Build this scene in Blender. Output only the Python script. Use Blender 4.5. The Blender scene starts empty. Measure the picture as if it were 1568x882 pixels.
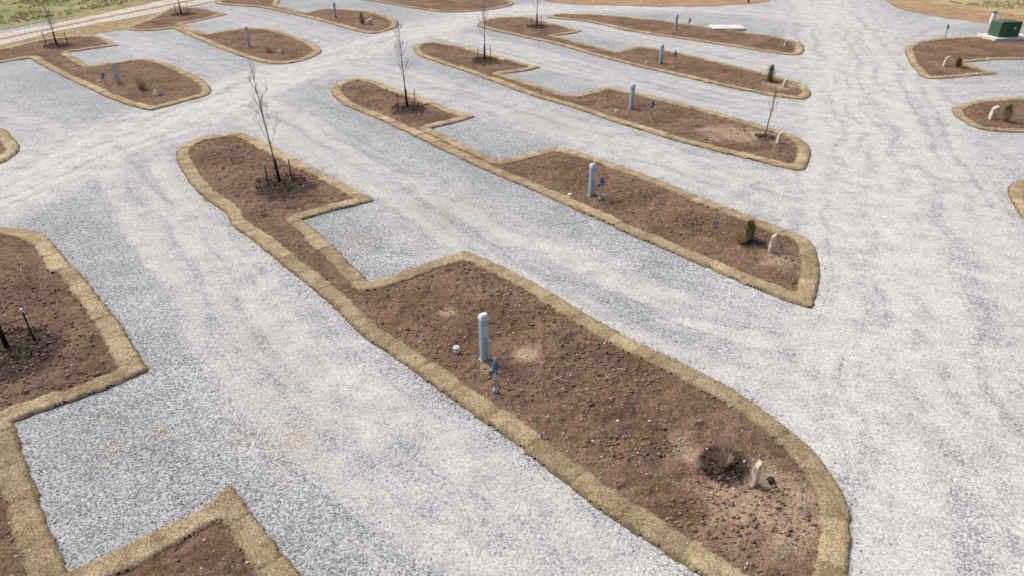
import bpy, bmesh, math, random
import numpy as np
from mathutils import Vector, Matrix
random.seed(7); rng=np.random.default_rng(7)
H=9.4; TH=math.radians(30.7); F=1568*24/36.0
def P(u,v):
    dx=(u-784)/F; dy=(441-v)/F
    X=dx; Y=math.cos(TH)+dy*math.sin(TH); Z=-math.sin(TH)+dy*math.cos(TH)
    t=-H/Z
    return (X*t,Y*t)
# ---------- noise
T=rng.random((256,256))
def vn(x,y,o=0):
    x=np.asarray(x,float)+o*17.3; y=np.asarray(y,float)+o*9.7
    xi=np.floor(x).astype(int); yi=np.floor(y).astype(int)
    fx=x-xi; fy=y-yi; fx=fx*fx*(3-2*fx); fy=fy*fy*(3-2*fy)
    a=T[xi&255,yi&255]; b=T[(xi+1)&255,yi&255]; c=T[xi&255,(yi+1)&255]; d=T[(xi+1)&255,(yi+1)&255]
    return (a*(1-fx)+b*fx)*(1-fy)+(c*(1-fx)+d*fx)*fy
def fbm(x,y,octv=4,o=0):
    s=0;a=1;t=0
    for i in range(octv):
        s=s+a*vn(x*2**i,y*2**i,o+i*3.1); t+=a; a*=.5
    return s/t
# ---------- materials
def newmat(name,rough=.9):
    m=bpy.data.materials.new(name); m.use_nodes=True
    nt=m.node_tree; b=nt.nodes['Principled BSDF']; b.inputs['Roughness'].default_value=rough
    b.inputs['Specular IOR Level'].default_value=.2
    return m,nt,b
def nd(nt,t,**k):
    n=nt.nodes.new(t)
    for a,v in k.items():
        if hasattr(n,a): setattr(n,a,v)
        else: n.inputs[a].default_value=v
    return n
def L(nt,a,b): nt.links.new(a,b)
def noise(nt,vec,scale,detail=4,rough=.55):
    n=nd(nt,'ShaderNodeTexNoise'); n.inputs['Scale'].default_value=scale; n.inputs['Detail'].default_value=detail; n.inputs['Roughness'].default_value=rough
    L(nt,vec,n.inputs['Vector']); return n.outputs['Fac']
def mr(nt,v,a,b,c=0,d=1):
    n=nd(nt,'ShaderNodeMapRange'); n.interpolation_type='SMOOTHSTEP' 
    L(nt,v,n.inputs[0]); 
    for i,x in zip((1,2,3,4),(a,b,c,d)): n.inputs[i].default_value=x
    return n.outputs[0]
def mixc(nt,f,a,b,mode='MIX'):
    n=nd(nt,'ShaderNodeMix',data_type='RGBA',blend_type=mode)
    if isinstance(f,(int,float)): n.inputs[0].default_value=f
    else: L(nt,f,n.inputs[0])
    for i,x in ((6,a),(7,b)):
        if isinstance(x,tuple): n.inputs[i].default_value=(*x,1)
        else: L(nt,x,n.inputs[i])
    return n.outputs[2]
def math_(nt,op,a,b=0.5):
    n=nd(nt,'ShaderNodeMath',operation=op)
    for i,x in ((0,a),(1,b)):
        if isinstance(x,(int,float)): n.inputs[i].default_value=x
        else: L(nt,x,n.inputs[i])
    return n.outputs[0]
def comb(nt,v):
    n=nd(nt,'ShaderNodeCombineColor')
    for i in range(3): L(nt,v,n.inputs[i])
    return n.outputs[0]
def bump(nt,b,h,strength,dist):
    n=nd(nt,'ShaderNodeBump'); n.inputs['Strength'].default_value=strength; n.inputs['Distance'].default_value=dist
    L(nt,h,n.inputs['Height']); L(nt,n.outputs[0],b.inputs['Normal'])
def pos(nt): return nd(nt,'ShaderNodeNewGeometry').outputs['Position']
def attr(nt,name): 
    n=nd(nt,'ShaderNodeAttribute'); n.attribute_name=name; return n

def gravel_mat():
    m,nt,b=newmat('gravel'); p=pos(nt)
    at=attr(nt,'lane'); sx=nd(nt,'ShaderNodeSeparateXYZ'); L(nt,at.outputs['Vector'],sx.inputs[0])
    cx=nd(nt,'ShaderNodeCombineXYZ'); L(nt,math_(nt,'MULTIPLY',sx.outputs[0],.07),cx.inputs[0]); L(nt,math_(nt,'MULTIPLY',sx.outputs[1],1.5),cx.inputs[1])
    streak=noise(nt,cx.outputs[0],1.0,4,.6)
    w=sx.outputs[2]
    big=noise(nt,p,.22,4,.6); mid=noise(nt,p,1.3,5,.7)
    col=mixc(nt,mr(nt,big,.35,.65),(.355,.363,.375),(.43,.435,.44))
    f=math_(nt,'MULTIPLY',w,mr(nt,math_(nt,'ADD',math_(nt,'MULTIPLY',streak,.7),math_(nt,'MULTIPLY',mid,.3)),.38,.58,.25,1))
    rut=attr(nt,'rut').outputs['Fac']
    rn=mr(nt,mid,.32,.6,.25,1)
    f=math_(nt,'MINIMUM',math_(nt,'ADD',f,math_(nt,'MULTIPLY',math_(nt,'MAXIMUM',rut,0.0),math_(nt,'MULTIPLY',rn,.7))),1.0)
    col=mixc(nt,math_(nt,'MULTIPLY',f,.9),col,(.56,.55,.53))
    dark=math_(nt,'MULTIPLY',mr(nt,streak,.46,.35),math_(nt,'MULTIPLY',w,.32))
    dark=math_(nt,'MAXIMUM',dark,math_(nt,'MULTIPLY',math_(nt,'MULTIPLY',rut,-.55),rn))
    col=mixc(nt,dark,col,(.27,.275,.285))
    col=mixc(nt,math_(nt,'MULTIPLY',attr(nt,'tan').outputs['Fac'],mr(nt,mid,.4,.6,.15,.75)),col,(.42,.365,.28))
    col=mixc(nt,math_(nt,'MULTIPLY',attr(nt,'lite').outputs['Fac'],mr(nt,math_(nt,'ADD',math_(nt,'MULTIPLY',streak,.4),math_(nt,'MULTIPLY',mid,.6)),.38,.58,.35,.9)),col,(.63,.615,.595))
    v=nd(nt,'ShaderNodeTexVoronoi'); v.inputs['Scale'].default_value=30; L(nt,p,v.inputs['Vector'])
    sc=nd(nt,'ShaderNodeSeparateColor'); L(nt,v.outputs['Color'],sc.inputs[0])
    n9=noise(nt,p,7,3,.7)
    con=mr(nt,f,.1,.85,1,.36)
    g=math_(nt,'ADD',math_(nt,'MULTIPLY',math_(nt,'SUBTRACT',sc.outputs[0],.5),.95),math_(nt,'MULTIPLY',math_(nt,'SUBTRACT',n9,.5),.5))
    fac=math_(nt,'ADD',math_(nt,'MULTIPLY',g,con),1.0)
    fac=math_(nt,'MULTIPLY',fac,mr(nt,v.outputs['Distance'],.5,.95,1.0,.65))
    fac=math_(nt,'MULTIPLY',fac,mr(nt,mid,.3,.7,.92,1.08))
    col=mixc(nt,1.0,col,comb(nt,fac),'MULTIPLY')
    L(nt,col,b.inputs['Base Color'])
    hh=math_(nt,'MULTIPLY',math_(nt,'SUBTRACT',math_(nt,'MULTIPLY',sc.outputs[1],.5),v.outputs['Distance']),con)
    bump(nt,b,hh,.6,.02)
    return m
def soil_mat(name,c1,c2,c3,pale=(.56,.41,.29),sc=1.0):
    m,nt,b=newmat(name,1.0); p=pos(nt)
    n1=noise(nt,p,.6*sc,5,.65); n2=noise(nt,p,4.5,5,.75); n3=noise(nt,p,24,4,.75)
    col=mixc(nt,mr(nt,n1,.38,.62),c1,c2)
    col=mixc(nt,mr(nt,n2,.5,.66,0,.85),col,c3)
    col=mixc(nt,attr(nt,'pale').outputs['Fac'],col,pale)
    col=mixc(nt,attr(nt,'mulch').outputs['Fac'],col,(.065,.046,.037))
    col=mixc(nt,1.0,col,comb(nt,mr(nt,n3,.32,.68,.58,1.45)),'MULTIPLY')
    v=nd(nt,'ShaderNodeTexVoronoi'); v.inputs['Scale'].default_value=13; L(nt,p,v.inputs['Vector'])
    s=nd(nt,'ShaderNodeSeparateColor'); L(nt,v.outputs['Color'],s.inputs[0])
    peb=math_(nt,'MULTIPLY',mr(nt,s.outputs[0],.90,.94),mr(nt,v.outputs['Distance'],.34,.2))
    col=mixc(nt,math_(nt,'MULTIPLY',peb,.8),col,(.46,.38,.30))
    L(nt,col,b.inputs['Base Color'])
    bump(nt,b,math_(nt,'ADD',n2,math_(nt,'MULTIPLY',n3,.5)),1,.09)
    return m
def sod_mat():
    m,nt,b=newmat('dormant_sod',1.0); p=pos(nt)
    pc=attr(nt,'piece').outputs['Fac']; e=attr(nt,'edge').outputs['Fac']
    n1=noise(nt,p,1.8,5,.65); n2=noise(nt,p,26,4,.75); n3=noise(nt,p,8,3,.6)
    col=mixc(nt,mr(nt,n1,.36,.64),(.38,.285,.165),(.54,.43,.275))
    col=mixc(nt,mr(nt,n3,.5,.75,0,.4),col,(.32,.275,.16))
    col=mixc(nt,1.0,col,comb(nt,mr(nt,pc,0,1,.85,1.13)),'MULTIPLY')
    col=mixc(nt,1.0,col,comb(nt,mr(nt,n2,.3,.7,.58,1.42)),'MULTIPLY')
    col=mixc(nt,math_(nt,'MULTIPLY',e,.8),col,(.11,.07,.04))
    L(nt,col,b.inputs['Base Color'])
    bump(nt,b,math_(nt,'ADD',n2,n3),1,.035)
    return m
def noisy(name,c,var=.15,rough=.6,scale=12,metal=0,b2=.3):
    m,nt,b=newmat(name,rough); p=pos(nt)
    n=noise(nt,p,scale,4,.6)
    c0=tuple(x*(1-var) for x in c); c1=tuple(min(1,x*(1+var)) for x in c)
    L(nt,mixc(nt,mr(nt,n,.3,.7),c0,c1),b.inputs['Base Color']); b.inputs['Metallic'].default_value=metal
    if b2: bump(nt,b,n,b2,.01)
    return m
def field_mat(name,a,bc,c,s=.35):
    m,nt,b=newmat(name,1.0); p=pos(nt)
    col=mixc(nt,mr(nt,noise(nt,p,s,5,.65),.38,.62),a,bc)
    col=mixc(nt,mr(nt,noise(nt,p,s*4.5,5,.7),.48,.66,0,.9),col,c)
    col=mixc(nt,1.0,col,comb(nt,mr(nt,noise(nt,p,9,3,.7),.3,.7,.6,1.4)),'MULTIPLY')
    L(nt,col,b.inputs['Base Color']); bump(nt,b,noise(nt,p,8,3,.7),.8,.1)
    return m
M_gravel=gravel_mat()
M_soil=soil_mat('island_soil',(.19,.117,.075),(.285,.185,.125),(.13,.076,.047))
M_sod=sod_mat()
M_ped=noisy('pedestal_enamel',(.42,.48,.53),.06,.5,6)
M_pedlight=noisy('pedestal_trim_paint',(.62,.68,.72),.05,.45,6)
M_cap=noisy('pedestal_cap_paint',(.75,.78,.80),.05,.4,6)
M_dark=noisy('dark_plastic',(.035,.035,.04),.2,.5)
M_blue=noisy('hydrant_blue',(.10,.16,.25),.2,.45,20)
M_galv=noisy('galvanised_pipe',(.36,.42,.48),.1,.4,20,.2)
M_white=noisy('white_pvc',(.78,.78,.76),.05,.4)
M_bark=noisy('tree_bark',(.27,.235,.21),.3,.9,18)
M_guard=noisy('black_tree_guard',(.02,.02,.022),.3,.6)
M_stone=noisy('limestone',(.70,.59,.45),.25,.9,9,0,.8)
M_ever=noisy('evergreen_needles',(.15,.165,.055),.45,.9,9,0,0)
M_drygr=noisy('dry_ornamental_grass',(.56,.45,.27),.3,.9,9,0,0)
M_blade=noisy('sod_blades',(.53,.43,.27),.35,.9,5,0,0)
M_clod=noisy('soil_clod',(.27,.175,.12),.4,1,4,0,0)
M_peb=noisy('pebble',(.52,.49,.45),.35,.9,3,0,0)
M_grain=noisy('gravel_stone',(.44,.445,.45),.45,.9,23,0,0)
M_green=noisy('transformer_green',(.07,.13,.08),.12,.45,5)
M_conc=noisy('concrete',(.70,.68,.64),.1,.85,4)
M_red=noisy('hydrant_red',(.5,.03,.02),.1,.4)
M_mulch=noisy('mulch_chips',(.085,.06,.047),.5,.95,20,0,0)
M_field=field_mat('dry_grass_field',(.46,.37,.20),(.34,.29,.14),(.54,.45,.28))
M_green_grass=field_mat('green_verge',(.22,.24,.09),(.38,.33,.17),(.27,.27,.12))
M_baresoil=field_mat('bare_soil_field',(.44,.29,.17),(.34,.21,.12),(.48,.36,.23))
M_verge=field_mat('straw_verge',(.40,.30,.16),(.30,.19,.11),(.50,.39,.23),.8)
M_track=field_mat('access_track',(.60,.56,.50),(.52,.48,.42),(.64,.61,.56),.6)
# ---------- mesh helpers
def mesh_np(name,v,faces,mat,attrs=None,smooth=True,parent=None):
    me=bpy.data.meshes.new(name); v=np.asarray(v,float); faces=np.asarray(faces,int); k=faces.shape[1]
    me.vertices.add(len(v)); me.vertices.foreach_set('co',v.ravel())
    me.loops.add(faces.size); me.loops.foreach_set('vertex_index',faces.ravel())
    me.polygons.add(len(faces)); me.polygons.foreach_set('loop_start',np.arange(0,faces.size,k))
    try: me.polygons.foreach_set('loop_total',np.full(len(faces),k))
    except Exception: pass
    me.update(calc_edges=True); me.validate()
    for n,a in (attrs or {}).items():
        a=np.asarray(a,float)
        if a.ndim==1: me.attributes.new(n,'FLOAT','POINT').data.foreach_set('value',a)
        else: me.attributes.new(n,'FLOAT_VECTOR','POINT').data.foreach_set('vector',a.ravel())
    if smooth: me.polygons.foreach_set('use_smooth',np.ones(len(faces),bool))
    me.materials.append(mat)
    o=bpy.data.objects.new(name,me); bpy.context.scene.collection.objects.link(o)
    if parent: o.parent=parent
    return o
def empty(name,loc=(0,0,0)):
    e=bpy.data.objects.new(name,None); e.location=loc; e.empty_display_size=.3
    bpy.context.scene.collection.objects.link(e); return e
def bm_obj(name,bm,mat,parent=None,smooth=False):
    me=bpy.data.meshes.new(name); bm.to_mesh(me); bm.free(); me.materials.append(mat)
    if smooth:
        for q in me.polygons: q.use_smooth=True
    o=bpy.data.objects.new(name,me); bpy.context.scene.collection.objects.link(o)
    if parent: o.parent=parent
    return o
def box(name,c,s,mat,parent=None,bev=.01,taper=1.0,rot=None):
    bm=bmesh.new(); bmesh.ops.create_cube(bm,size=1)
    for v in bm.verts:
        t=taper if v.co.z>0 else 1
        v.co=Vector((v.co.x*s[0]*t,v.co.y*s[1]*t,v.co.z*s[2]))
    if bev: bmesh.ops.bevel(bm,geom=bm.edges[:],offset=bev,segments=2,affect='EDGES')
    if rot: bmesh.ops.transform(bm,matrix=rot,verts=bm.verts)
    bmesh.ops.translate(bm,vec=c,verts=bm.verts)
    return bm_obj(name,bm,mat,parent)
def cyl(name,a,b,r1,r2,mat,parent=None,seg=12):
    a=Vector(a);b=Vector(b);d=b-a
    bm=bmesh.new(); bmesh.ops.create_cone(bm,cap_ends=True,segments=seg,radius1=r1,radius2=r2,depth=d.length)
    bmesh.ops.transform(bm,matrix=Matrix.Translation((a+b)/2)@d.to_track_quat('Z','Y').to_matrix().to_4x4(),verts=bm.verts)
    o=bm_obj(name,bm,mat,parent)
    for q in o.data.polygons: q.use_smooth=len(q.vertices)==4
    return o
# ---------- outlines
def curve(pts,step,closed=True):
    W=[P(p[0],p[1]) for p in pts]; C=[len(p)>2 for p in pts]; n=len(W); out=[]
    rngi=range(n) if closed else range(n-1)
    for i in rngi:
        p1=np.array(W[i]);p2=np.array(W[(i+1)%n])
        i0=(i-1)%n if closed else max(i-1,0); i3=(i+2)%n if closed else min(i+2,n-1)
        p0=p1 if C[i] else np.array(W[i0]); p3=p2 if C[(i+1)%n] else np.array(W[i3])
        d=np.linalg.norm(p2-p1); k=max(1,int(d/step))
        def lim(v): 
            l=np.linalg.norm(v); return v*(min(l,d)/l) if l>1e-6 else v
        m1=lim((p2-p0)/2); m2=lim((p3-p1)/2)
        for j in range(k):
            t=j/k
            out.append((2*t**3-3*t*t+1)*p1+(t**3-2*t*t+t)*m1+(-2*t**3+3*t*t)*p2+(t**3-t*t)*m2)
    if not closed: out.append(np.array(W[-1]))
    return np.array(out)
def dist_poly(pts,poly,closed=True):
    A=poly; B=np.roll(poly,-1,0)
    if not closed: A=A[:-1]; B=B[:-1]
    D=B-A; l2=(D**2).sum(1)+1e-12; ln=np.sqrt(l2); cum=np.concatenate([[0],np.cumsum(ln)[:-1]])
    dist=np.empty(len(pts)); S=np.empty(len(pts)); near=np.empty((len(pts),2)); sg=np.empty(len(pts))
    for i in range(0,len(pts),8000):
        q=pts[i:i+8000]; dx=q[:,None,0]-A[None,:,0]; dy=q[:,None,1]-A[None,:,1]
        t=np.clip((dx*D[:,0]+dy*D[:,1])/l2,0,1)
        ex=dx-t*D[:,0]; ey=dy-t*D[:,1]; d2=ex*ex+ey*ey
        k=d2.argmin(1); r=np.arange(len(q))
        dist[i:i+8000]=np.sqrt(d2[r,k]); S[i:i+8000]=cum[k]+t[r,k]*ln[k]
        near[i:i+8000]=A[k]+t[r,k][:,None]*D[k]
        sg[i:i+8000]=np.sign(D[k,0]*dy[r,k]-D[k,1]*dx[r,k])
    return dist,S,near,sg
def inside(pts,poly):
    x,y=pts[:,0],pts[:,1]; c=np.zeros(len(pts),bool); n=len(poly)
    for i in range(n):
        x1,y1=poly[i]; x2,y2=poly[(i+1)%n]
        if y1==y2: continue
        m=((y1>y)!=(y2>y))&(x<(x2-x1)*(y-y1)/(y2-y1)+x1); c^=m
    return c
ISL={}
ISL['A']=[(271,243),(275,228),(300,214),(340,207),(368,204),(400,217),(430,232),(470,253),(520,278),(553,296),(573,308,1),(540,317),(500,327),(463,338,1),(487,357),(510,378),(535,404),(567,434,1),(600,424),(650,406),(690,391),(712,386,1),(745,398),(790,420),(850,453),(900,484),(960,517),(1020,545),(1080,576),(1130,603),(1180,638),(1220,670),(1255,705),(1285,750),(1300,790),(1304,835),(1300,882),(1285,930),(1250,965),(1200,960),(1130,925),(1065,882),(1040,862),(980,822),(920,783),(870,742),(820,705),(760,662),(700,620),(660,590),(620,560),(580,532),(548,508),(510,470),(470,436),(430,404),(390,373),(352,343),(345,328),(310,300),(285,273)]
ISL['B']=[(508,143),(512,132),(530,124),(556,121),(580,127),(610,138),(650,152),(690,168),(728,180,1),(700,188),(660,198,1),(700,217),(735,233),(765,247,1),(800,239),(847,226,1),(880,232),(930,248),(1000,273),(1060,298),(1130,325),(1200,352),(1240,370),(1252,400),(1254,430),(1250,460),(1240,473,1),(1200,460),(1130,433),(1080,410),(1020,384),(960,358),(900,331),(850,308),(800,285),(740,260),(700,241),(650,217),(600,193),(560,175),(525,160)]
ISL['C']=[(633,74),(642,67),(665,65),(690,68),(740,80),(800,97),(830,104,1),(800,110),(768,114,1),(820,130),(875,148,1),(900,142),(928,134,1),(960,140),(1020,153),(1100,174),(1170,194),(1215,208),(1236,222),(1241,240),(1235,257),(1222,262),(1180,253),(1120,238),(1050,220),(990,203),(930,184),(870,163),(820,149),(770,131),(720,113),(670,96),(642,86)]
ISL['D']=[(731,38),(742,31),(770,27),(810,27),(850,37),(893,48,1),(870,53),(850,55,1),(900,68),(945,80,1),(972,71,1),(1020,77),(1100,95),(1180,115),(1225,128),(1240,138),(1240,148),(1225,153),(1180,147),(1100,131),(1040,117),(980,103),(920,88),(860,71),(800,57),(750,46)]
ISL['E']=[(838,27),(850,22),(900,22),(960,26),(1030,34),(1100,44),(1180,55),(1222,65),(1232,75),(1225,84),(1200,84),(1130,73),(1050,61),(960,47),(900,34),(860,30)]
ISL['F']=[(-90,90),(0,76),(60,62),(130,55),(160,58),(183,70,1),(150,74),(104,81,1),(122,92),(138,102,1),(170,97),(215,91),(245,94),(280,107),(310,122),(323,137),(316,147),(270,160),(232,170,1),(215,167),(170,152),(120,129),(70,104),(45,90,1),(0,97),(-90,112)]
ISL['G']=[(190,44),(225,30),(262,12),(310,13),(350,22,1),(310,31),(280,37,1),(300,46),(320,52,1),(350,47),(385,43),(420,46),(465,60),(490,73),(490,83),(460,95),(425,99),(395,95),(340,76),(300,60),(265,44,1),(225,48)]
ISL['H']=[(330,5),(345,-5),(400,-6),(430,0,1),(425,8,1),(450,15),(468,20,1),(500,14),(560,17),(600,28),(611,38),(595,47),(570,52),(545,48),(500,35),(450,23),(400,12),(360,9)]
ISL['I']=[(520,-8),(560,-14),(640,-12),(700,-6),(760,-2),(788,5),(760,14),(690,19),(640,14),(590,5),(550,-1)]
ISL['J']=[(1386,76),(1398,66),(1440,59),(1500,57),(1600,60),(1720,70),(1720,96),(1600,92),(1535,92),(1478,96,1),(1500,105),(1528,113,1),(1480,118),(1420,121),(1402,108),(1390,92)]
ISL['K']=[(1457,170),(1473,159),(1510,153),(1600,150),(1700,155),(1700,200),(1620,202),(1550,203),(1500,198),(1474,186)]
ISL['L']=[(1543,290),(1556,278),(1600,266),(1700,270),(1720,340),(1650,360),(1590,350),(1565,333),(1549,312)]
ISL['M']=[(-300,420),(-220,380),(-100,352),(-40,350),(0,350),(40,352),(75,365),(95,388),(115,412),(145,445),(178,487),(205,528),(228,568,1),(180,590),(100,620),(22,648,1),(32,690),(45,725),(62,770),(82,825),(104,880,1),(150,858),(250,808),(310,780),(352,744,1),(375,772),(400,803),(430,843),(465,885),(560,970),(500,1050),(200,1060),(0,1020),(-60,930),(-110,780),(-150,660),(-230,540)]
ISL['N']=[(-140,195),(-60,188),(0,196),(20,210),(32,228),(18,243),(0,252),(-60,268),(-150,270)]
def PO(u,v): return np.array(P(u,v))
mulch=[];pale=[]
for q in [(440,292,.95),(628,172,.78),(745,97,.8),(823,43,.8),(92,73,.8),(283,24,.8),(30,548,.95),(1105,716,.48),(1150,375,.42),(1172,214,.45),(1182,126,.45)]:
    mulch.append((PO(q[0],q[1]),q[2]))
for q in [(1180,778,.85),(1135,772,.5),(1215,765,.45),(1050,690,.3),(805,545,.26),(745,565,.15),(1150,210,.9),(1190,400,.45),(1110,205,.9),(725,640,.2),(1195,133,.8),(1195,805,.35),(690,480,.2)]:
    pale.append((PO(q[0],q[1]),q[2]))
def blob(X,L_,soft=.45,o=0,amp=1.2):
    r=np.zeros(len(X)); nn=(fbm(X[:,0]*3,X[:,1]*3,4,5+o)-.5)
    for c,rad in L_:
        d=np.hypot(X[:,0]-c[0],X[:,1]-c[1]); d=d+nn*rad*amp
        r=np.maximum(r,np.clip((rad*(1+soft/2)-d)/(rad*soft),0,1))
    return r
cells={'A':.055,'M':.055,'B':.07,'C':.09,'D':.12,'E':.14,'N':.1,'L':.1,'F':.1,'K':.1,'J':.12,'G':.13,'H':.15,'I':.2}
blade_src=[]; clod_src=[]; edge_pts=[]
for key,pts in ISL.items():
    poly=curve(pts,.25); cs=cells[key]; edge_pts.append(poly)
    lo=poly.min(0)-.3; hi=poly.max(0)+.3
    nx=int((hi[0]-lo[0])/cs)+2; ny=int((hi[1]-lo[1])/cs)+2
    gx,gy=np.meshgrid(lo[0]+cs*np.arange(nx),lo[1]+cs*np.arange(ny))
    g=np.stack([gx.ravel(),gy.ravel()],1)
    ins=inside(g,poly); d,S,near,_=dist_poly(g,poly)
    sd=np.where(ins,d,-d)
    pl=1.15; piece=np.floor(S/pl).astype(int)
    pr=T[piece%256,(piece*7+3)%256]; pr2=T[(piece*5+11)%256,piece%256]
    fine=(fbm(g[:,0]*6,g[:,1]*6,3,2)-.5)
    off=(pr-.5)*.06+fine*.075
    wid=(.53 if key not in 'EGHI' else .6)+(pr2-.5)*.08+(fbm(g[:,0]*4,g[:,1]*4,3,4)-.5)*.12
    a=sd-off; bb=sd-off-wid
    grad=np.where(ins[:,None],g-near,near-g); gl=np.linalg.norm(grad,axis=1)+1e-9; grad/=gl[:,None]
    e=empty('landscaped_island')
    G2=g.copy(); snapO=np.abs(a)<cs*.62; G2[snapO]-=grad[snapO]*a[snapO][:,None]
    aa=np.where(snapO,0,a)
    snapI=(np.abs(bb)<cs*.62)&~snapO; G2[snapI]-=grad[snapI]*bb[snapI][:,None]; b2=np.where(snapI,0,bb)
    idx=np.arange(nx*ny).reshape(ny,nx); Q=np.stack([idx[:-1,:-1],idx[:-1,1:],idx[1:,1:],idx[1:,:-1]],-1).reshape(-1,4)
    def sub(vmask,z,name,mat,attrs):
        f=Q[vmask[Q].all(1)]; u,inv=np.unique(f,return_inverse=True); f=inv.reshape(-1,4)
        v=np.column_stack([G2[u],z[u]])
        return mesh_np(name,v,f,mat,{k:x[u] for k,x in attrs.items()},True,e),u,f,v
    vs=(aa>=0)&(b2<=0)
    edge=np.minimum(aa,-b2); 
    prof=np.clip(edge/.05,0,1)
    seam=np.abs((S/pl)-np.round(S/pl))*pl
    sm=np.clip(seam/.05,0,1)
    zs=.012+prof**.5*(.07+(pr-.5)*.03)*(0.7+.3*sm)+(fbm(g[:,0]*9,g[:,1]*9,3,8)-.5)*.04*prof
    zs=np.where((b2>=-1e-6),np.maximum(zs,.03),zs)
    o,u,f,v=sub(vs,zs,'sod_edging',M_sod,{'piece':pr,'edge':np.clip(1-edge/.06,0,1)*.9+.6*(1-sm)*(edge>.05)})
    blade_src.append((key,v,f))
    vm=(bb>-cs*2.2)&(sd>.12)
    mu=blob(g,mulch,.3,0,.6); pa=blob(g,pale,1.3,3,2.0)
    rel=fbm(g[:,0]*1.1,g[:,1]*1.1,5,1)-.5; cl=np.abs(fbm(g[:,0]*4,g[:,1]*4,4,6)-.5)
    fur=np.abs(((sd*2.6+fbm(g[:,0]*.8,g[:,1]*.8,3,12)*2.5)%1)-.5)*2
    ramp=np.clip(bb/.2,0,1)
    z=.03+np.clip(bb,0,.8)*.05+ramp*(rel*.13+(.09-cl)*.24*(1-pa)+(fur-.5)*.035*(fbm(g[:,0]*.6,g[:,1]*.6,2,14)>.47))+mu*.06*ramp
    G2=g
    o,u,f,v=sub(vm,np.maximum(z,.012),'soil_bed',M_soil,{'mulch':mu*.9,'pale':pa*.75})
    clod_src.append((key,v,f))
# ---------- ground
def axis(lo,hi,step_lo,step_hi,far):
    a=[lo]
    while a[-1]<hi:
        t=(a[-1]-lo)/(hi-lo); a.append(a[-1]+step_lo+(step_hi-step_lo)*t)
    s=step_hi
    while a[-1]<far: s*=1.4; a.append(a[-1]+s)
    return a
ys=axis(0,85,.11,.5,3000); ys=[-80,-40,-20,-10,-5,-2]+ys[0:]
xr=axis(0,55,.12,.35,3000); xs=[-x for x in xr[:0:-1]]+xr
xs=np.array(xs);ys=np.array(ys)
gx,gy=np.meshgrid(xs,ys); g=np.stack([gx.ravel(),gy.ravel()],1)
paths=[([(-200,372),(0,288),(120,236),(300,168),(450,107),(600,57),(720,28),(800,15),(950,11),(1100,14),(1220,25),(1300,40)],3.0,1.0),
([(1240,-30),(1290,40),(1325,120),(1340,200),(1370,330),(1400,500),(1430,700),(1470,900)],4.5,1.0),
([(150,205),(240,290),(330,430),(440,560),(600,690),(760,810),(900,930)],2.0,.85),
([(360,150),(450,200),(580,270),(700,345),(850,425),(1000,490),(1150,540),(1300,560),(1420,540)],2.1,.9),
([(520,90),(620,120),(760,165),(900,205),(1050,255),(1180,300),(1290,330)],2.3,.85),
([(640,45),(760,72),(900,108),(1050,142),(1200,175),(1310,190)],2.5,.85),
([(870,32),(1000,62),(1150,95),(1290,110)],2.5,.8),
([(130,45),(200,65),(300,100),(380,130)],2.5,.6),([(330,20),(420,42),(520,75)],3,.6),
([(-100,150),(0,180),(90,230)],2.5,.6),([(1540,-20),(1420,40),(1340,90)],3,.5),([(1380,160),(1460,140),(1600,135)],2.5,.6),([(1400,250),(1480,235),(1600,235)],2.5,.6)]
lane=np.zeros((len(g),3)); near_m=(np.abs(g[:,0])<90)&(g[:,1]>-3)&(g[:,1]<110)
gi=g[near_m]; bl=np.zeros((len(gi),3)); bw=np.full(len(gi),-1.); rut=np.zeros(len(gi)); warmn=None; warm0=None
rr=random.Random(11)
wob=(fbm(gi[:,0]*.35,gi[:,1]*.35,3,21)-.5)*1.1
for k,(pp,hw,am) in enumerate(paths):
    pc=curve(pp,1.2,False); d,S,nr,sg=dist_poly(gi,pc,False)
    w=np.exp(-(d/hw)**4)*am*.999+1e-3*np.exp(-d/10)
    m=w>bw; bw[m]=w[m]; bl[m]=np.column_stack([S+k*37,d*sg+wob+k*11,w])[m]
    sdv=d*sg+wob*.5
    npass={0:4,1:5}.get(k,4)
    for j in range(npass):
        c0=rr.uniform(-1,1)*(hw*.45); amp_=rr.uniform(.1,.5); ph=rr.uniform(0,6.28); wl=rr.uniform(14,30)
        sgn=rr.choice([1,1,.7,-.35]) if k<2 else rr.choice([1,-.7,.8])
        st=.35+.5*rr.random()
        cen=c0+amp_*np.sin(S/wl*6.28+ph)
        env=np.clip(np.sin(S/rr.uniform(12,30)*3.14+ph)*1.6,0,1)*(d<hw*1.6)
        for side in (-.88,.88):
            q=np.exp(-((sdv-cen-side)/(.2+.07*rr.random()))**2)*st*sgn*env
            rut=np.where(np.abs(q)>np.abs(rut),q,rut)
    if k==1: warmn=np.exp(-(d/5.5)**2)*.75
    if k==0: warm0=np.exp(-(d/2.8)**4)*.5
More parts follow.
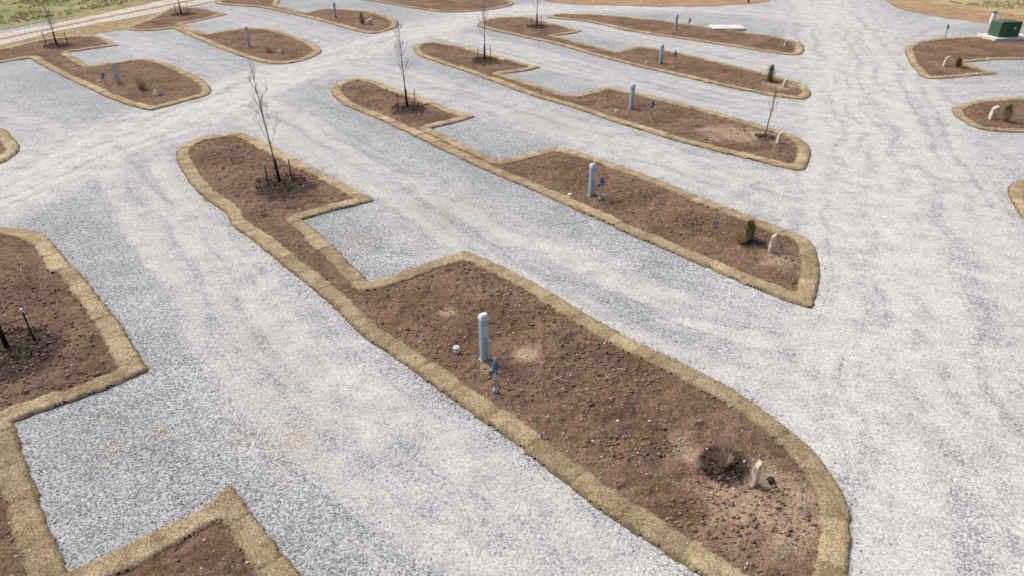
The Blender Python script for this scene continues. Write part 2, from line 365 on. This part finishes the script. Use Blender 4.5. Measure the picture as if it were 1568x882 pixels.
for pts,hw,v_ in [([(740,378),(820,420),(900,468),(1000,505),(1120,532),(1220,545)],.16,-1),([(790,372),(880,425),(960,460),(1060,487),(1180,512)],.16,-.9),([(700,385),(760,415),(860,470),(940,505)],.12,.8),
 ([(840,385),(930,430),(1020,452),(1130,478)],.35,.9),([(270,300),(330,400),(420,520),(500,620),(600,700)],.3,.9),([(345,345),(400,440),(490,540),(590,620),(700,700),(820,790)],.35,.9),([(300,360),(370,480),(440,570),(540,660)],.15,-.8),([(620,640),(720,700),(820,775)],.2,-.7),
 ([(1140,480),(1200,520),(1290,545)],.2,-.8),([(1280,450),(1250,520),(1230,600)],.3,.5),([(480,350),(620,400),(740,380),(850,365),(920,390)],.25,.4),([(840,180),(940,215),(1040,250),(1180,290)],.25,.8),([(1160,300),(1220,340),(1300,360)],.15,-.9),([(1100,290),(1200,325),(1280,335)],.15,-.9)]:
    pc=curve(pts,.5,False); d,S,_,_=dist_poly(gi,pc,False); tot=S.max(); fade=np.clip(S/1.5,0,1)*np.clip((tot-S)/1.5,0,1)
    q=np.exp(-(d/hw)**2)*v_*fade; rut=np.where(np.abs(q)>np.abs(rut),q,rut)
lane[near_m]=bl
def full(a): r=np.zeros(len(g)); r[near_m]=a; return r
tan=blob(gi,[(PO(u,v),r) for u,v,r in [(690,325,1.1),(440,605,.6),(445,675,.6),(400,520,.5),(1330,60,2.5),(1300,45,1.5),(380,668,.3),(175,690,.25),(240,662,.25),(550,370,.5),(850,185,1.2),(1480,640,1.5)]],1.6,1,2.5)*.8
lite=np.maximum(np.maximum(blob(gi,[(PO(u,v),r) for u,v,r in [(905,385,1.0),(960,400,.6),(1000,235,1.3),(1380,250,3),(1350,330,2),(1400,480,1.6),(1340,100,3),(1490,800,1.0),(560,570,.7)]],1.8,2,2.0)*.6,warmn),warm0)
z=(fbm(g[:,0]*.5,g[:,1]*.5,3,1)-.5)*.02+(fbm(g[:,0]*2.5,g[:,1]*2.5,2,2)-.5)*.014
z=np.where((g[:,1]<60)&(np.abs(g[:,0])<50),z,-.008)
nx,ny=len(xs),len(ys); idx=np.arange(nx*ny).reshape(ny,nx); Q=np.stack([idx[:-1,:-1],idx[:-1,1:],idx[1:,1:],idx[1:,:-1]],-1).reshape(-1,4)
rutf=full(rut)
mesh_np('gravel_ground',np.column_stack([g,z]),Q,M_gravel,{'lane':lane,'rut':rutf,'tan':full(tan),'lite':full(lite)})
# ---------- far sheets
def sheet(name,pts,zv,mat,rag=.25):
    poly=curve(pts,.5)
    n=(fbm(poly[:,0]*.9,poly[:,1]*.9,4,3)-.5)*rag*2; m=(fbm(poly[:,0]*.9,poly[:,1]*.9,4,7)-.5)*rag*2
    bm=bmesh.new(); vs=[bm.verts.new((p[0]+a,p[1]+b,zv)) for p,a,b in zip(poly,n,m)]
    f=bm.faces.new(vs); bm.normal_update()
    if f.normal.z<0: f.normal_flip()
    bmesh.ops.triangulate(bm,faces=[f])
    return bm_obj(name,bm,mat)
sheet('straw_verge',[(-400,150),(-100,92),(0,80),(60,64),(130,55),(200,42),(262,14),(330,0),(420,-12),(400,-40),(200,-10),(0,62),(-400,130)],.016,M_verge,.5)
sheet('grass_field',[(-900,170,1),(-400,112),(0,46),(100,28),(200,8),(300,-14),(500,-60),(700,-130,1),(-2500,-150,1)],.024,M_green_grass,.6)
sheet('access_track',[(-400,142),(-100,86),(0,70),(100,46),(200,28),(300,8),(400,-14),(500,-35),(480,-42),(300,-9),(200,12),(100,33),(0,52),(-100,68),(-400,118)],.032,M_track,.25)
sheet('track_centre_grass',[(-400,132),(-100,78),(0,62),(100,41),(200,21),(300,1),(400,-22),(398,-24),(300,-2),(200,18.5),(100,38.5),(0,59.5),(-100,75),(-400,129)],.037,M_verge,.2)
sheet('bare_soil_field',[(1354,-30),(1356,0),(1375,12),(1420,23),(1480,32),(1600,42),(1900,60,1),(2600,-60,1),(1500,-110,1)],.02,M_baresoil,.5)
sheet('dry_grass_field',[(1400,-6),(1440,8),(1500,16),(1600,24),(1900,30,1),(2600,-80,1),(1500,-120,1)],.026,M_field,.8)
sheet('bare_soil_field',[(790,-8),(860,5),(940,8),(1040,10),(1130,7),(1180,0),(1200,-30),(1350,-130,1),(700,-130,1),(560,-30)],.02,M_baresoil,.5)
sheet('dry_grass_field',[(760,-30),(900,-6),(1040,0),(1110,-4),(1180,-40),(1300,-130,1),(700,-130,1)],.026,M_field,.8)
# ---------- blades and clods
def tri_scatter(src,dens_fn,maker,name,mat):
    V=[];Fc=[];n0=0
    for key,v,f in src:
        c=v[f].mean(1); d=np.hypot(c[:,0],c[:,1]); a=v[f]
        area=np.linalg.norm(np.cross(a[:,1]-a[:,0],a[:,3]-a[:,0]),axis=1)
        m=rng.poisson(area*dens_fn(d,c)); fi=np.repeat(np.arange(len(f)),m)
        if not len(fi): continue
        r=rng.random((len(fi),2)); A=a[fi]
        p=A[:,0]+(A[:,1]-A[:,0])*r[:,:1]+(A[:,3]-A[:,0])*r[:,1:]
        vv,ff=maker(p); V.append(vv); Fc.append(ff+n0); n0+=len(vv)
    return mesh_np(name,np.concatenate(V),np.concatenate(Fc),mat,None,False)
def blades(p):
    n=len(p); an=rng.random(n)*6.283; h=.008+rng.random(n)*.025; le=rng.random(n)*.055; w=.004+rng.random(n)*.004
    dx=np.cos(an);dy=np.sin(an); la=rng.random(n)*6.283
    a=p+np.column_stack([dx*w,dy*w,-.005+0*w]); b=p-np.column_stack([dx*w,dy*w,.005+0*w]); c=p+np.column_stack([np.cos(la)*le,np.sin(la)*le,h])
    v=np.stack([a,b,c],1).reshape(-1,3); return v,np.arange(3*n).reshape(-1,3)
vis=lambda c:(np.abs(c[:,0])<c[:,1]*.95+3)
tri_scatter(blade_src,lambda d,c:np.clip(1800*np.exp(-(d-9)/7),0,1400)*(d<26)*vis(c),blades,'sod_grass_blades',M_blade)
def grass_tufts(name,pts,n,mat,hh=.35):
    W=[P(*p) for p in pts]; poly=np.array(W); lo=poly.min(0);hi=poly.max(0)
    q=lo+(hi-lo)*rng.random((n*6,2)); q=q[inside(q,poly)][:n]
    q=q[fbm(q[:,0]*.5,q[:,1]*.5,3,4)>.42]; m=7; q=np.repeat(q,m,0)+rng.normal(0,.08,(len(q)*m,2)); k=len(q)
    an=rng.random(k)*6.28; h=hh*(.4+.6*rng.random(k)); w=.025
    b=np.column_stack([q,np.full(k,.02)]); pe=np.column_stack([-np.sin(an),np.cos(an),0*an])*w; t=b+np.column_stack([np.cos(an)*.12,np.sin(an)*.12,h])
    mesh_np(name,np.stack([b-pe,b+pe,t],1).reshape(-1,3),np.arange(3*k).reshape(-1,3),mat,None,False)
M_tuft=noisy('field_tufts',(.42,.36,.19),.4,1,.6,0,0)
grass_tufts('meadow_grass',[(-150,68),(0,42),(100,24),(200,4),(290,-16),(180,-50),(-150,-30)],5000,M_tuft,.25)
grass_tufts('meadow_grass',[(1450,4),(1500,11),(1600,18),(1750,20),(1750,-40),(1420,-40)],2500,M_tuft,.25)
OCT=np.array([(1,0,0),(-1,0,0),(0,1,0),(0,-1,0),(0,0,1),(0,0,-1)],float); OF=np.array([(0,2,4),(2,1,4),(1,3,4),(3,0,4),(2,0,5),(1,2,5),(3,1,5),(0,3,5)])
def rocks(lo,hi,pw=3):
    def mk(p):
        n=len(p); s=lo+(hi-lo)*rng.random(n)**pw; v=OCT[None]+rng.normal(0,.22,(n,6,3)); an=rng.random(n)*6.283
        x=v[...,0]*np.cos(an)[:,None]-v[...,1]*np.sin(an)[:,None]; y=v[...,0]*np.sin(an)[:,None]+v[...,1]*np.cos(an)[:,None]
        v=np.stack([x,y*.8,v[...,2]*.65],-1)*s[:,None,None]+p[:,None,:]
        return v.reshape(-1,3),(OF[None]+6*np.arange(n)[:,None,None]).reshape(-1,3)
    return mk
tri_scatter(clod_src,lambda d,c:np.clip(150*np.exp(-(d-9)/14),3,150)*(d<50)*vis(c)*(.15+1.7*(fbm(c[:,0]*.8,c[:,1]*.8,2,5)>.5)),rocks(.008,.065,3.3),'soil_clods',M_clod)
tri_scatter(clod_src,lambda d,c:np.clip(20*np.exp(-(d-9)/14),1.5,20)*(d<50)*vis(c),rocks(.008,.045),'scattered_pebbles',M_peb)
ev=np.concatenate(edge_pts); dd=np.hypot(ev[:,0],ev[:,1]); ev=ev[(dd<32)]
k=rng.integers(0,len(ev),9000); p=ev[k]+rng.normal(0,.16,(9000,2)); vv,ff=rocks(.008,.026,2)(np.column_stack([p,np.full(9000,.012)]))
mesh_np('loose_gravel',vv,ff,M_peb,None,False)
yy=4+20*rng.random(90000)**1.3; xx=(rng.random(90000)*2-1)*(yy*.9+2.5); q=np.column_stack([xx,yy])
xi=np.clip(np.searchsorted(xs,xx),0,nx-1); yi=np.clip(np.searchsorted(ys,yy),0,ny-1); li=(yi*nx+xi)
keep=rng.random(len(q))<np.clip((1.0-.9*lane[li,2]-np.abs(rutf[li]))*np.clip(fbm(xx*1.2,yy*1.2,3,9)*2.2-.5,.1,1),.04,1)
q=q[keep]; zz=z[li][keep]; vv,ff=rocks(.008,.024,2)(np.column_stack([q,zz+.004]))
mesh_np('gravel_stones',vv,ff,M_grain,None,False)
# ---------- objects
def hgt(u,vb,vt):
    x,y=P(u,vb)
    dy=(441-vt)/F; Y=math.cos(TH)+dy*math.sin(TH); Z=-math.sin(TH)+dy*math.cos(TH)
    return H+Z*(y/Y)
def pedestal(u,vb,vt=None,h=1.32,yaw=.5):
    x,y=P(u,vb); e=empty('utility_pedestal',(x,y,.03)); e.rotation_euler=(0,0,yaw)
    if vt is not None: h=hgt(u,vb,vt)-.03
    box('column',(0,0,(h-.16)/2),(.19,.15,h-.16),M_ped,e,.012)
    box('side_channel',(-.06,-.081,(h-.3)/2+.05),(.035,.012,h-.35),M_pedlight,e,.004)
    box('side_channel_2',(.06,-.081,(h-.3)/2+.05),(.035,.012,h-.35),M_pedlight,e,.004)
    box('outlet_cover',(0,-.083,h*.66),(.075,.02,.3),M_pedlight,e,.005)
    box('outlet_door',(0,.083,h*.7),(.16,.016,.34),M_pedlight,e,.005)
    box('cap_skirt',(0,0,h-.12),(.215,.175,.08),M_pedlight,e,.01)
    box('sloped_cap',(0,0,h-.045),(.205,.165,.07),M_cap,e,.01,.72)
    box('base_flange',(0,0,.02),(.24,.2,.05),M_galv,e,.01)
def hydrant(u,vb,h=.78,yaw=.3):
    x,y=P(u,vb); e=empty('water_hydrant',(x,y,.03)); e.rotation_euler=(0,0,yaw)
    cyl('base_collar',(0,0,0),(0,0,.12),.075,.06,M_galv,e); cyl('standpipe',(0,0,.05),(0,0,h-.12),.028,.028,M_galv,e)
    box('valve_head',(0,0,h-.1),(.1,.11,.2),M_blue,e,.018); cyl('spout',(0,-.03,h-.12),(0.0,-.14,h-.22),.026,.022,M_blue,e)
    cyl('hose_vacuum_breaker',(.03,0,h-.12),(.14,0,h-.15),.024,.03,M_blue,e)
    cyl('lever_pivot',(-.05,.02,h+.0),(.05,.02,h+.0),.016,.016,M_blue,e); box('lever',(0,.07,h+.04),(.03,.2,.022),M_blue,e,.006)
    box('number_tag',(-.08,0,h-.24),(.11,.012,.08),M_blue,e,.003)
def sewer(u,v,r=.065):
    x,y=P(u,v); e=empty('sewer_cleanout',(x,y,.05))
    cyl('riser',(0,0,-.05),(0,0,.09),r,r,M_white,e,20); cyl('cap',(0,0,.09),(0,0,.13),r*1.15,r*1.05,M_white,e,20); box('cap_nut',(0,0,.145),(.04,.04,.03),M_white,e,.004)
def tube(bmv,bmf,pts,rad,seg=6):
    n0=len(bmv)
    for i,(p,r) in enumerate(zip(pts,rad)):
        d=(pts[min(i+1,len(pts)-1)]-pts[max(i-1,0)]).normalized(); a=d.orthogonal().normalized(); b=d.cross(a)
        for k in range(seg):
            t=k*6.2832/seg; bmv.append(p+(a*math.cos(t)+b*math.sin(t))*r)
    for i in range(len(pts)-1):
        for k in range(seg):
            bmf.append((n0+i*seg+k,n0+i*seg+(k+1)%seg,n0+(i+1)*seg+(k+1)%seg,n0+(i+1)*seg+k))
def limb(V,Fc,p,d,ln,r,depth,rnd,up=.25):
    k=6; pts=[p.copy()]; rad=[r]; dd=d.copy()
    for i in range(k):
        dd=(dd+Vector((rnd.gauss(0,.09),rnd.gauss(0,.09),up*.25+rnd.gauss(0,.05)))).normalized()
        p=p+dd*ln/k; pts.append(p.copy()); rad.append(max(.0028,r*(1-.75*(i+1)/k)))
    tube(V,Fc,pts,rad,5 if depth<2 else 3)
    nb={1:5,2:3}.get(depth,0)
    for j in range(nb):
        t=rnd.uniform(.25,.95); q=pts[min(k,int(t*k))]
        an=rnd.uniform(0,6.28); side=Vector((math.cos(an),math.sin(an),.35))
        limb(V,Fc,q,(dd*.9+side*.75).normalized(),ln*rnd.uniform(.35,.6),max(.0035,rad[int(t*k)]*.55),depth+1,rnd)
def stake(e,name,x,y,h,lean=(0,0),tip=True):
    cyl(name,(x,y,-.02),(x+lean[0],y+lean[1],h),.02,.02,M_guard,e,6)
    if tip: cyl(name+'_tip',(x+lean[0],y+lean[1],h-.0),(x+lean[0],y+lean[1],h+.1),.026,.026,M_white,e,6)
def tree(u,vb,ht,lean=(-.2,0),seed=1,guard=.95,stakes=((-.4,-.1,.75),(.35,.25,.8)),nlimb=12,mul=.8):
    x,y=P(u,vb); rnd=random.Random(seed); e=empty('bare_sapling_tree',(x,y,.04))
    V=[];Fc=[]; k=12; pts=[];rad=[]
    for i in range(k+1):
        t=i/k; pts.append(Vector((lean[0]*t+rnd.gauss(0,.02)*t,lean[1]*t+rnd.gauss(0,.02)*t,ht*t-.05))); rad.append(.031*(1-t)**.8+.004)
    tube(V,Fc,pts,rad,8)
    for j in range(nlimb):
        t=.36+.58*j/nlimb; q=pts[int(t*k)]; an=j*2.4+rnd.random(); ln=ht*.26*(1.25-t)
        limb(V,Fc,q,Vector((math.cos(an)*.5,math.sin(an)*.5,.9)).normalized(),ln,.0095,1,rnd)
    me=bpy.data.meshes.new('trunk_and_branches'); me.from_pydata([tuple(v) for v in V],[],Fc); me.materials.append(M_bark)
    for q in me.polygons: q.use_smooth=True
    o=bpy.data.objects.new('trunk_and_branches',me); bpy.context.scene.collection.objects.link(o); o.parent=e
    cyl('tree_guard',(0,0,-.02),(lean[0]*guard/ht,lean[1]*guard/ht,guard),.06,.05,M_guard,e,10)
    for i,s in enumerate(stakes): 
        stake(e,'stake_%d'%(i+1),*s)
        cyl('tie_strap_%d'%(i+1),(s[0],s[1],s[2]*.8),(0,0,s[2]*.85),.008,.008,M_guard,e,5)
    n=int(900*mul*mul); an=rng.random(n)*6.28; r=np.sqrt(rng.random(n))*mul; p=np.column_stack([np.cos(an)*r,np.sin(an)*r,.06+.07*rng.random(n)])
    vv,ff=rocks(.012,.05,2)(p); mesh_np('mulch_chips',vv,ff,M_mulch,None,False,e)
def stone(u,v,h,w=.16,seed=0,name='standing_limestone_rock'):
    x,y=P(u,v); rnd=random.Random(seed); bm=bmesh.new(); bmesh.ops.create_cube(bm,size=1)
    bmesh.ops.subdivide_edges(bm,edges=bm.edges[:],cuts=3,use_grid_fill=True)
    for q in bm.verts:
        t=q.co.z+.5; s=1-.28*t*t; tilt=q.co.x*.10*t
        q.co=Vector((q.co.x*w*s+rnd.gauss(0,.006),q.co.y*w*.75*s+rnd.gauss(0,.006),t*h+tilt-.03+rnd.gauss(0,.006)))
    o=bm_obj(name,bm,M_stone); o.location=(x,y,.04); o.rotation_euler=(0,0,rnd.uniform(-.6,.6)); return o
def blade_plant(name,u,v,h,r,n,mat,mode='grass',seed=0):
    x,y=P(u,v); rg=np.random.default_rng(seed); an=rg.random(n)*6.283
    if mode=='grass':
        r0=r*.35*np.sqrt(rg.random(n)); b=np.column_stack([np.cos(an)*r0,np.sin(an)*r0,0*an]); sp=r*(.3+.7*rg.random(n)); hh=h*(.5+.5*rg.random(n))
        t=b+np.column_stack([np.cos(an)*sp*.8,np.sin(an)*sp*.8,hh])
        w=.006
    else:
        z=rg.random(n)**1.1*h*.9; rr=r*np.clip(np.sin((z/h*.85+.12)*3.1416),.1,1)**.8*np.sqrt(rg.random(n))*(.6+.7*rg.random(n))*(.75+.5*np.sin(an*3+z*9)**2); b=np.column_stack([np.cos(an)*rr,np.sin(an)*rr,z]); L_=.08+.12*rg.random(n)
        t=b+np.column_stack([np.cos(an)*L_*.35,np.sin(an)*L_*.35,L_]); w=.010
    pe=np.column_stack([-np.sin(an),np.cos(an),0*an])*w
    v_=np.stack([b-pe,b+pe,t],1).reshape(-1,3)
    o=mesh_np(name,v_,np.arange(3*n).reshape(-1,3),mat,None,False); o.location=(x,y,.05); return o
def twig_shrub(u,v,h,seed,name='bare_twiggy_shrub',mul=0):
    x,y=P(u,v); rnd=random.Random(seed); V=[];Fc=[]
    for j in range(9):
        an=rnd.uniform(0,6.28); limb(V,Fc,Vector((0,0,0)),Vector((math.cos(an)*.5,math.sin(an)*.5,1)).normalized(),h*rnd.uniform(.6,1),.007,2,rnd)
    e=empty(name,(x,y,.05))
    me=bpy.data.meshes.new('twigs'); me.from_pydata([tuple(v) for v in V],[],Fc); me.materials.append(M_bark)
    o=bpy.data.objects.new('twigs',me); bpy.context.scene.collection.objects.link(o); o.parent=e
    if mul:
        n=420; an=rng.random(n)*6.28; r=np.sqrt(rng.random(n))*mul; p=np.column_stack([np.cos(an)*r,np.sin(an)*r,.03+.07*rng.random(n)])
        vv,ff=rocks(.01,.04,2)(p); mesh_np('mulch_chips',vv,ff,M_mulch,None,False,e)
for a in [(742,553,480),(905,301,250),(966,168,128),(1011,99,67),(1034,48,22),(183,130,95),(382,72,40),(514,28,3)]: pedestal(*a)
for a in [(759,603,.8),(919,308,.8),(997,185,.85),(1032,104,.9),(1054,49,.9),(162,130,.6),(1446,60,.9)]: hydrant(*a)
for a in [(699,541),(872,304),(943,174),(990,99),(152,128)]: sewer(*a)
tree(430,284,4.5,(-.35,.1),1,mul=.9)
tree(624,168,4.2,(-.15,.1),2)
tree(742,94,4.0,(.05,.1),3)
tree(822,43,3.8,(0,.1),4)
tree(14,540,3.6,(-.15,.3),5,1.0,((.42,.35,.85),(-.4,.2,.8)),12,.9)
tree(88,72,3.0,(0,.1),6,.9,((-.9,.3,.8),(.5,.4,.8)))
tree(278,24,3.0,(0,.1),7,.9,((-.5,.2,.8),(.5,.3,.8)))
stone(1153,744,.54,.15,1); stone(1180,388,.58,.16,2); stone(1192,220,.45,.2,3); stone(1201,135,.45,.22,4); stone(1203,72,.45,.22,5); stone(243,146,.3,.45,6); stone(430,83,.3,.4,7); stone(566,38,.4,.4,8)
stone(1447,103,.6,.25,9); stone(1518,184,.6,.3,10)
twig_shrub(1106,718,.6,1,mul=.45); blade_plant('dormant_grass_clump',1106,718,.42,.22,170,M_drygr,'grass',1)
blade_plant('evergreen_shrub',1145,374,.68,.17,900,M_ever,'cone',2); blade_plant('dormant_grass_clump',1134,374,.62,.42,380,M_drygr,'grass',3)
blade_plant('evergreen_shrub',1178,127,.9,.22,800,M_ever,'cone',4)
tree(1170,213,2.4,(.15,0),9,.02,(),7,.4)
blade_plant('evergreen_shrub',1538,188,.8,.22,700,M_ever,'cone',5); blade_plant('dormant_grass_clump',1535,188,.7,.35,300,M_drygr,'grass',6)
blade_plant('dormant_grass_clump',1465,103,.7,.3,300,M_drygr,'grass',7); blade_plant('evergreen_shrub',1466,104,.5,.22,400,M_ever,'cone',8)
blade_plant('dormant_grass_clump',218,138,1.0,.4,400,M_drygr,'grass',9); blade_plant('evergreen_shrub',555,38,.8,.25,500,M_ever,'cone',10)
twig_shrub(1187,74,1.2,3); blade_plant('dormant_grass_clump',412,82,.7,.4,300,M_drygr,'grass',11)
x,y=P(1179,741); e=empty('landscape_path_light',(x,y,.05)); cyl('stem',(0,0,-.03),(0,0,.05),.03,.03,M_dark,e); cyl('lens_disc',(0,0,.05),(0,0,.08),.075,.06,M_dark,e,20)
x,y=P(1533,60); e=empty('pad_mounted_transformer',(x,y,0)); e.rotation_euler=(0,0,.1)
box('concrete_pad',(0.3,0,.12),(3.0,1.9,.24),M_conc,e,.02)
box('cabinet',(0,0,.24+.45),(1.5,1.1,.9),M_green,e,.03); box('lid',(0,0,1.18),(1.56,1.16,.1),M_green,e,.03,.9)
box('door_seam',(0,-.556,.65),(.02,.008,.75),M_dark,e,.002); box('warning_label',(.3,-.557,.8),(.16,.008,.12),M_white,e,.002)
x,y=P(1518,36); e=empty('utility_box',(x,y,0)); box('body',(0,0,.4),(.3,.25,.8),M_white,e,.03); box('lid',(0,0,.83),(.34,.29,.08),M_green,e,.02)
x,y=P(1113,44); e=empty('concrete_slab',(x,y,0)); box('slab',(0,0,.1),(2.4,1.6,.12),M_conc,e,.02); box('slab_joint',(0,0,.163),(.02,1.55,.006),M_dark,e,0)
x,y=P(1146,4); e=empty('fire_hydrant',(x,y,0)); cyl('barrel',(0,0,0),(0,0,.4),.1,.1,M_red,e); cyl('bonnet',(0,0,.4),(0,0,.55),.12,.04,M_red,e); cyl('outlets',(-.18,0,.3),(.18,0,.3),.05,.05,M_red,e)
# ---------- light, world, camera
az=math.radians(-50); el=math.radians(50)
w=bpy.data.worlds.new('World'); bpy.context.scene.world=w; w.use_nodes=True; nt=w.node_tree
sk=nt.nodes.new('ShaderNodeTexSky'); sk.sky_type='NISHITA'; sk.sun_disc=False; sk.sun_elevation=el; sk.sun_rotation=az; sk.dust_density=5; sk.air_density=1; sk.ozone_density=.5
bg=nt.nodes['Background']; bg.inputs['Strength'].default_value=.138; nt.links.new(sk.outputs[0],bg.inputs[0])
ld=bpy.data.lights.new('sun','SUN'); ld.energy=2.3; ld.angle=math.radians(32); ld.color=(1,.955,.89)
so=bpy.data.objects.new('sun',ld); bpy.context.scene.collection.objects.link(so)
dirv=Vector((math.sin(az)*math.cos(el),math.cos(az)*math.cos(el),math.sin(el)))
so.rotation_euler=dirv.to_track_quat('Z','Y').to_euler()
cd=bpy.data.cameras.new('camera'); cd.lens=24; cd.sensor_width=36; cd.clip_end=6000
co=bpy.data.objects.new('camera',cd); co.location=(0,0,H); co.rotation_euler=(math.pi/2-TH,0,0)
bpy.context.scene.collection.objects.link(co); bpy.context.scene.camera=co
sc=bpy.context.scene; sc.view_settings.view_transform='Standard'; sc.view_settings.look='None'; sc.view_settings.exposure=0
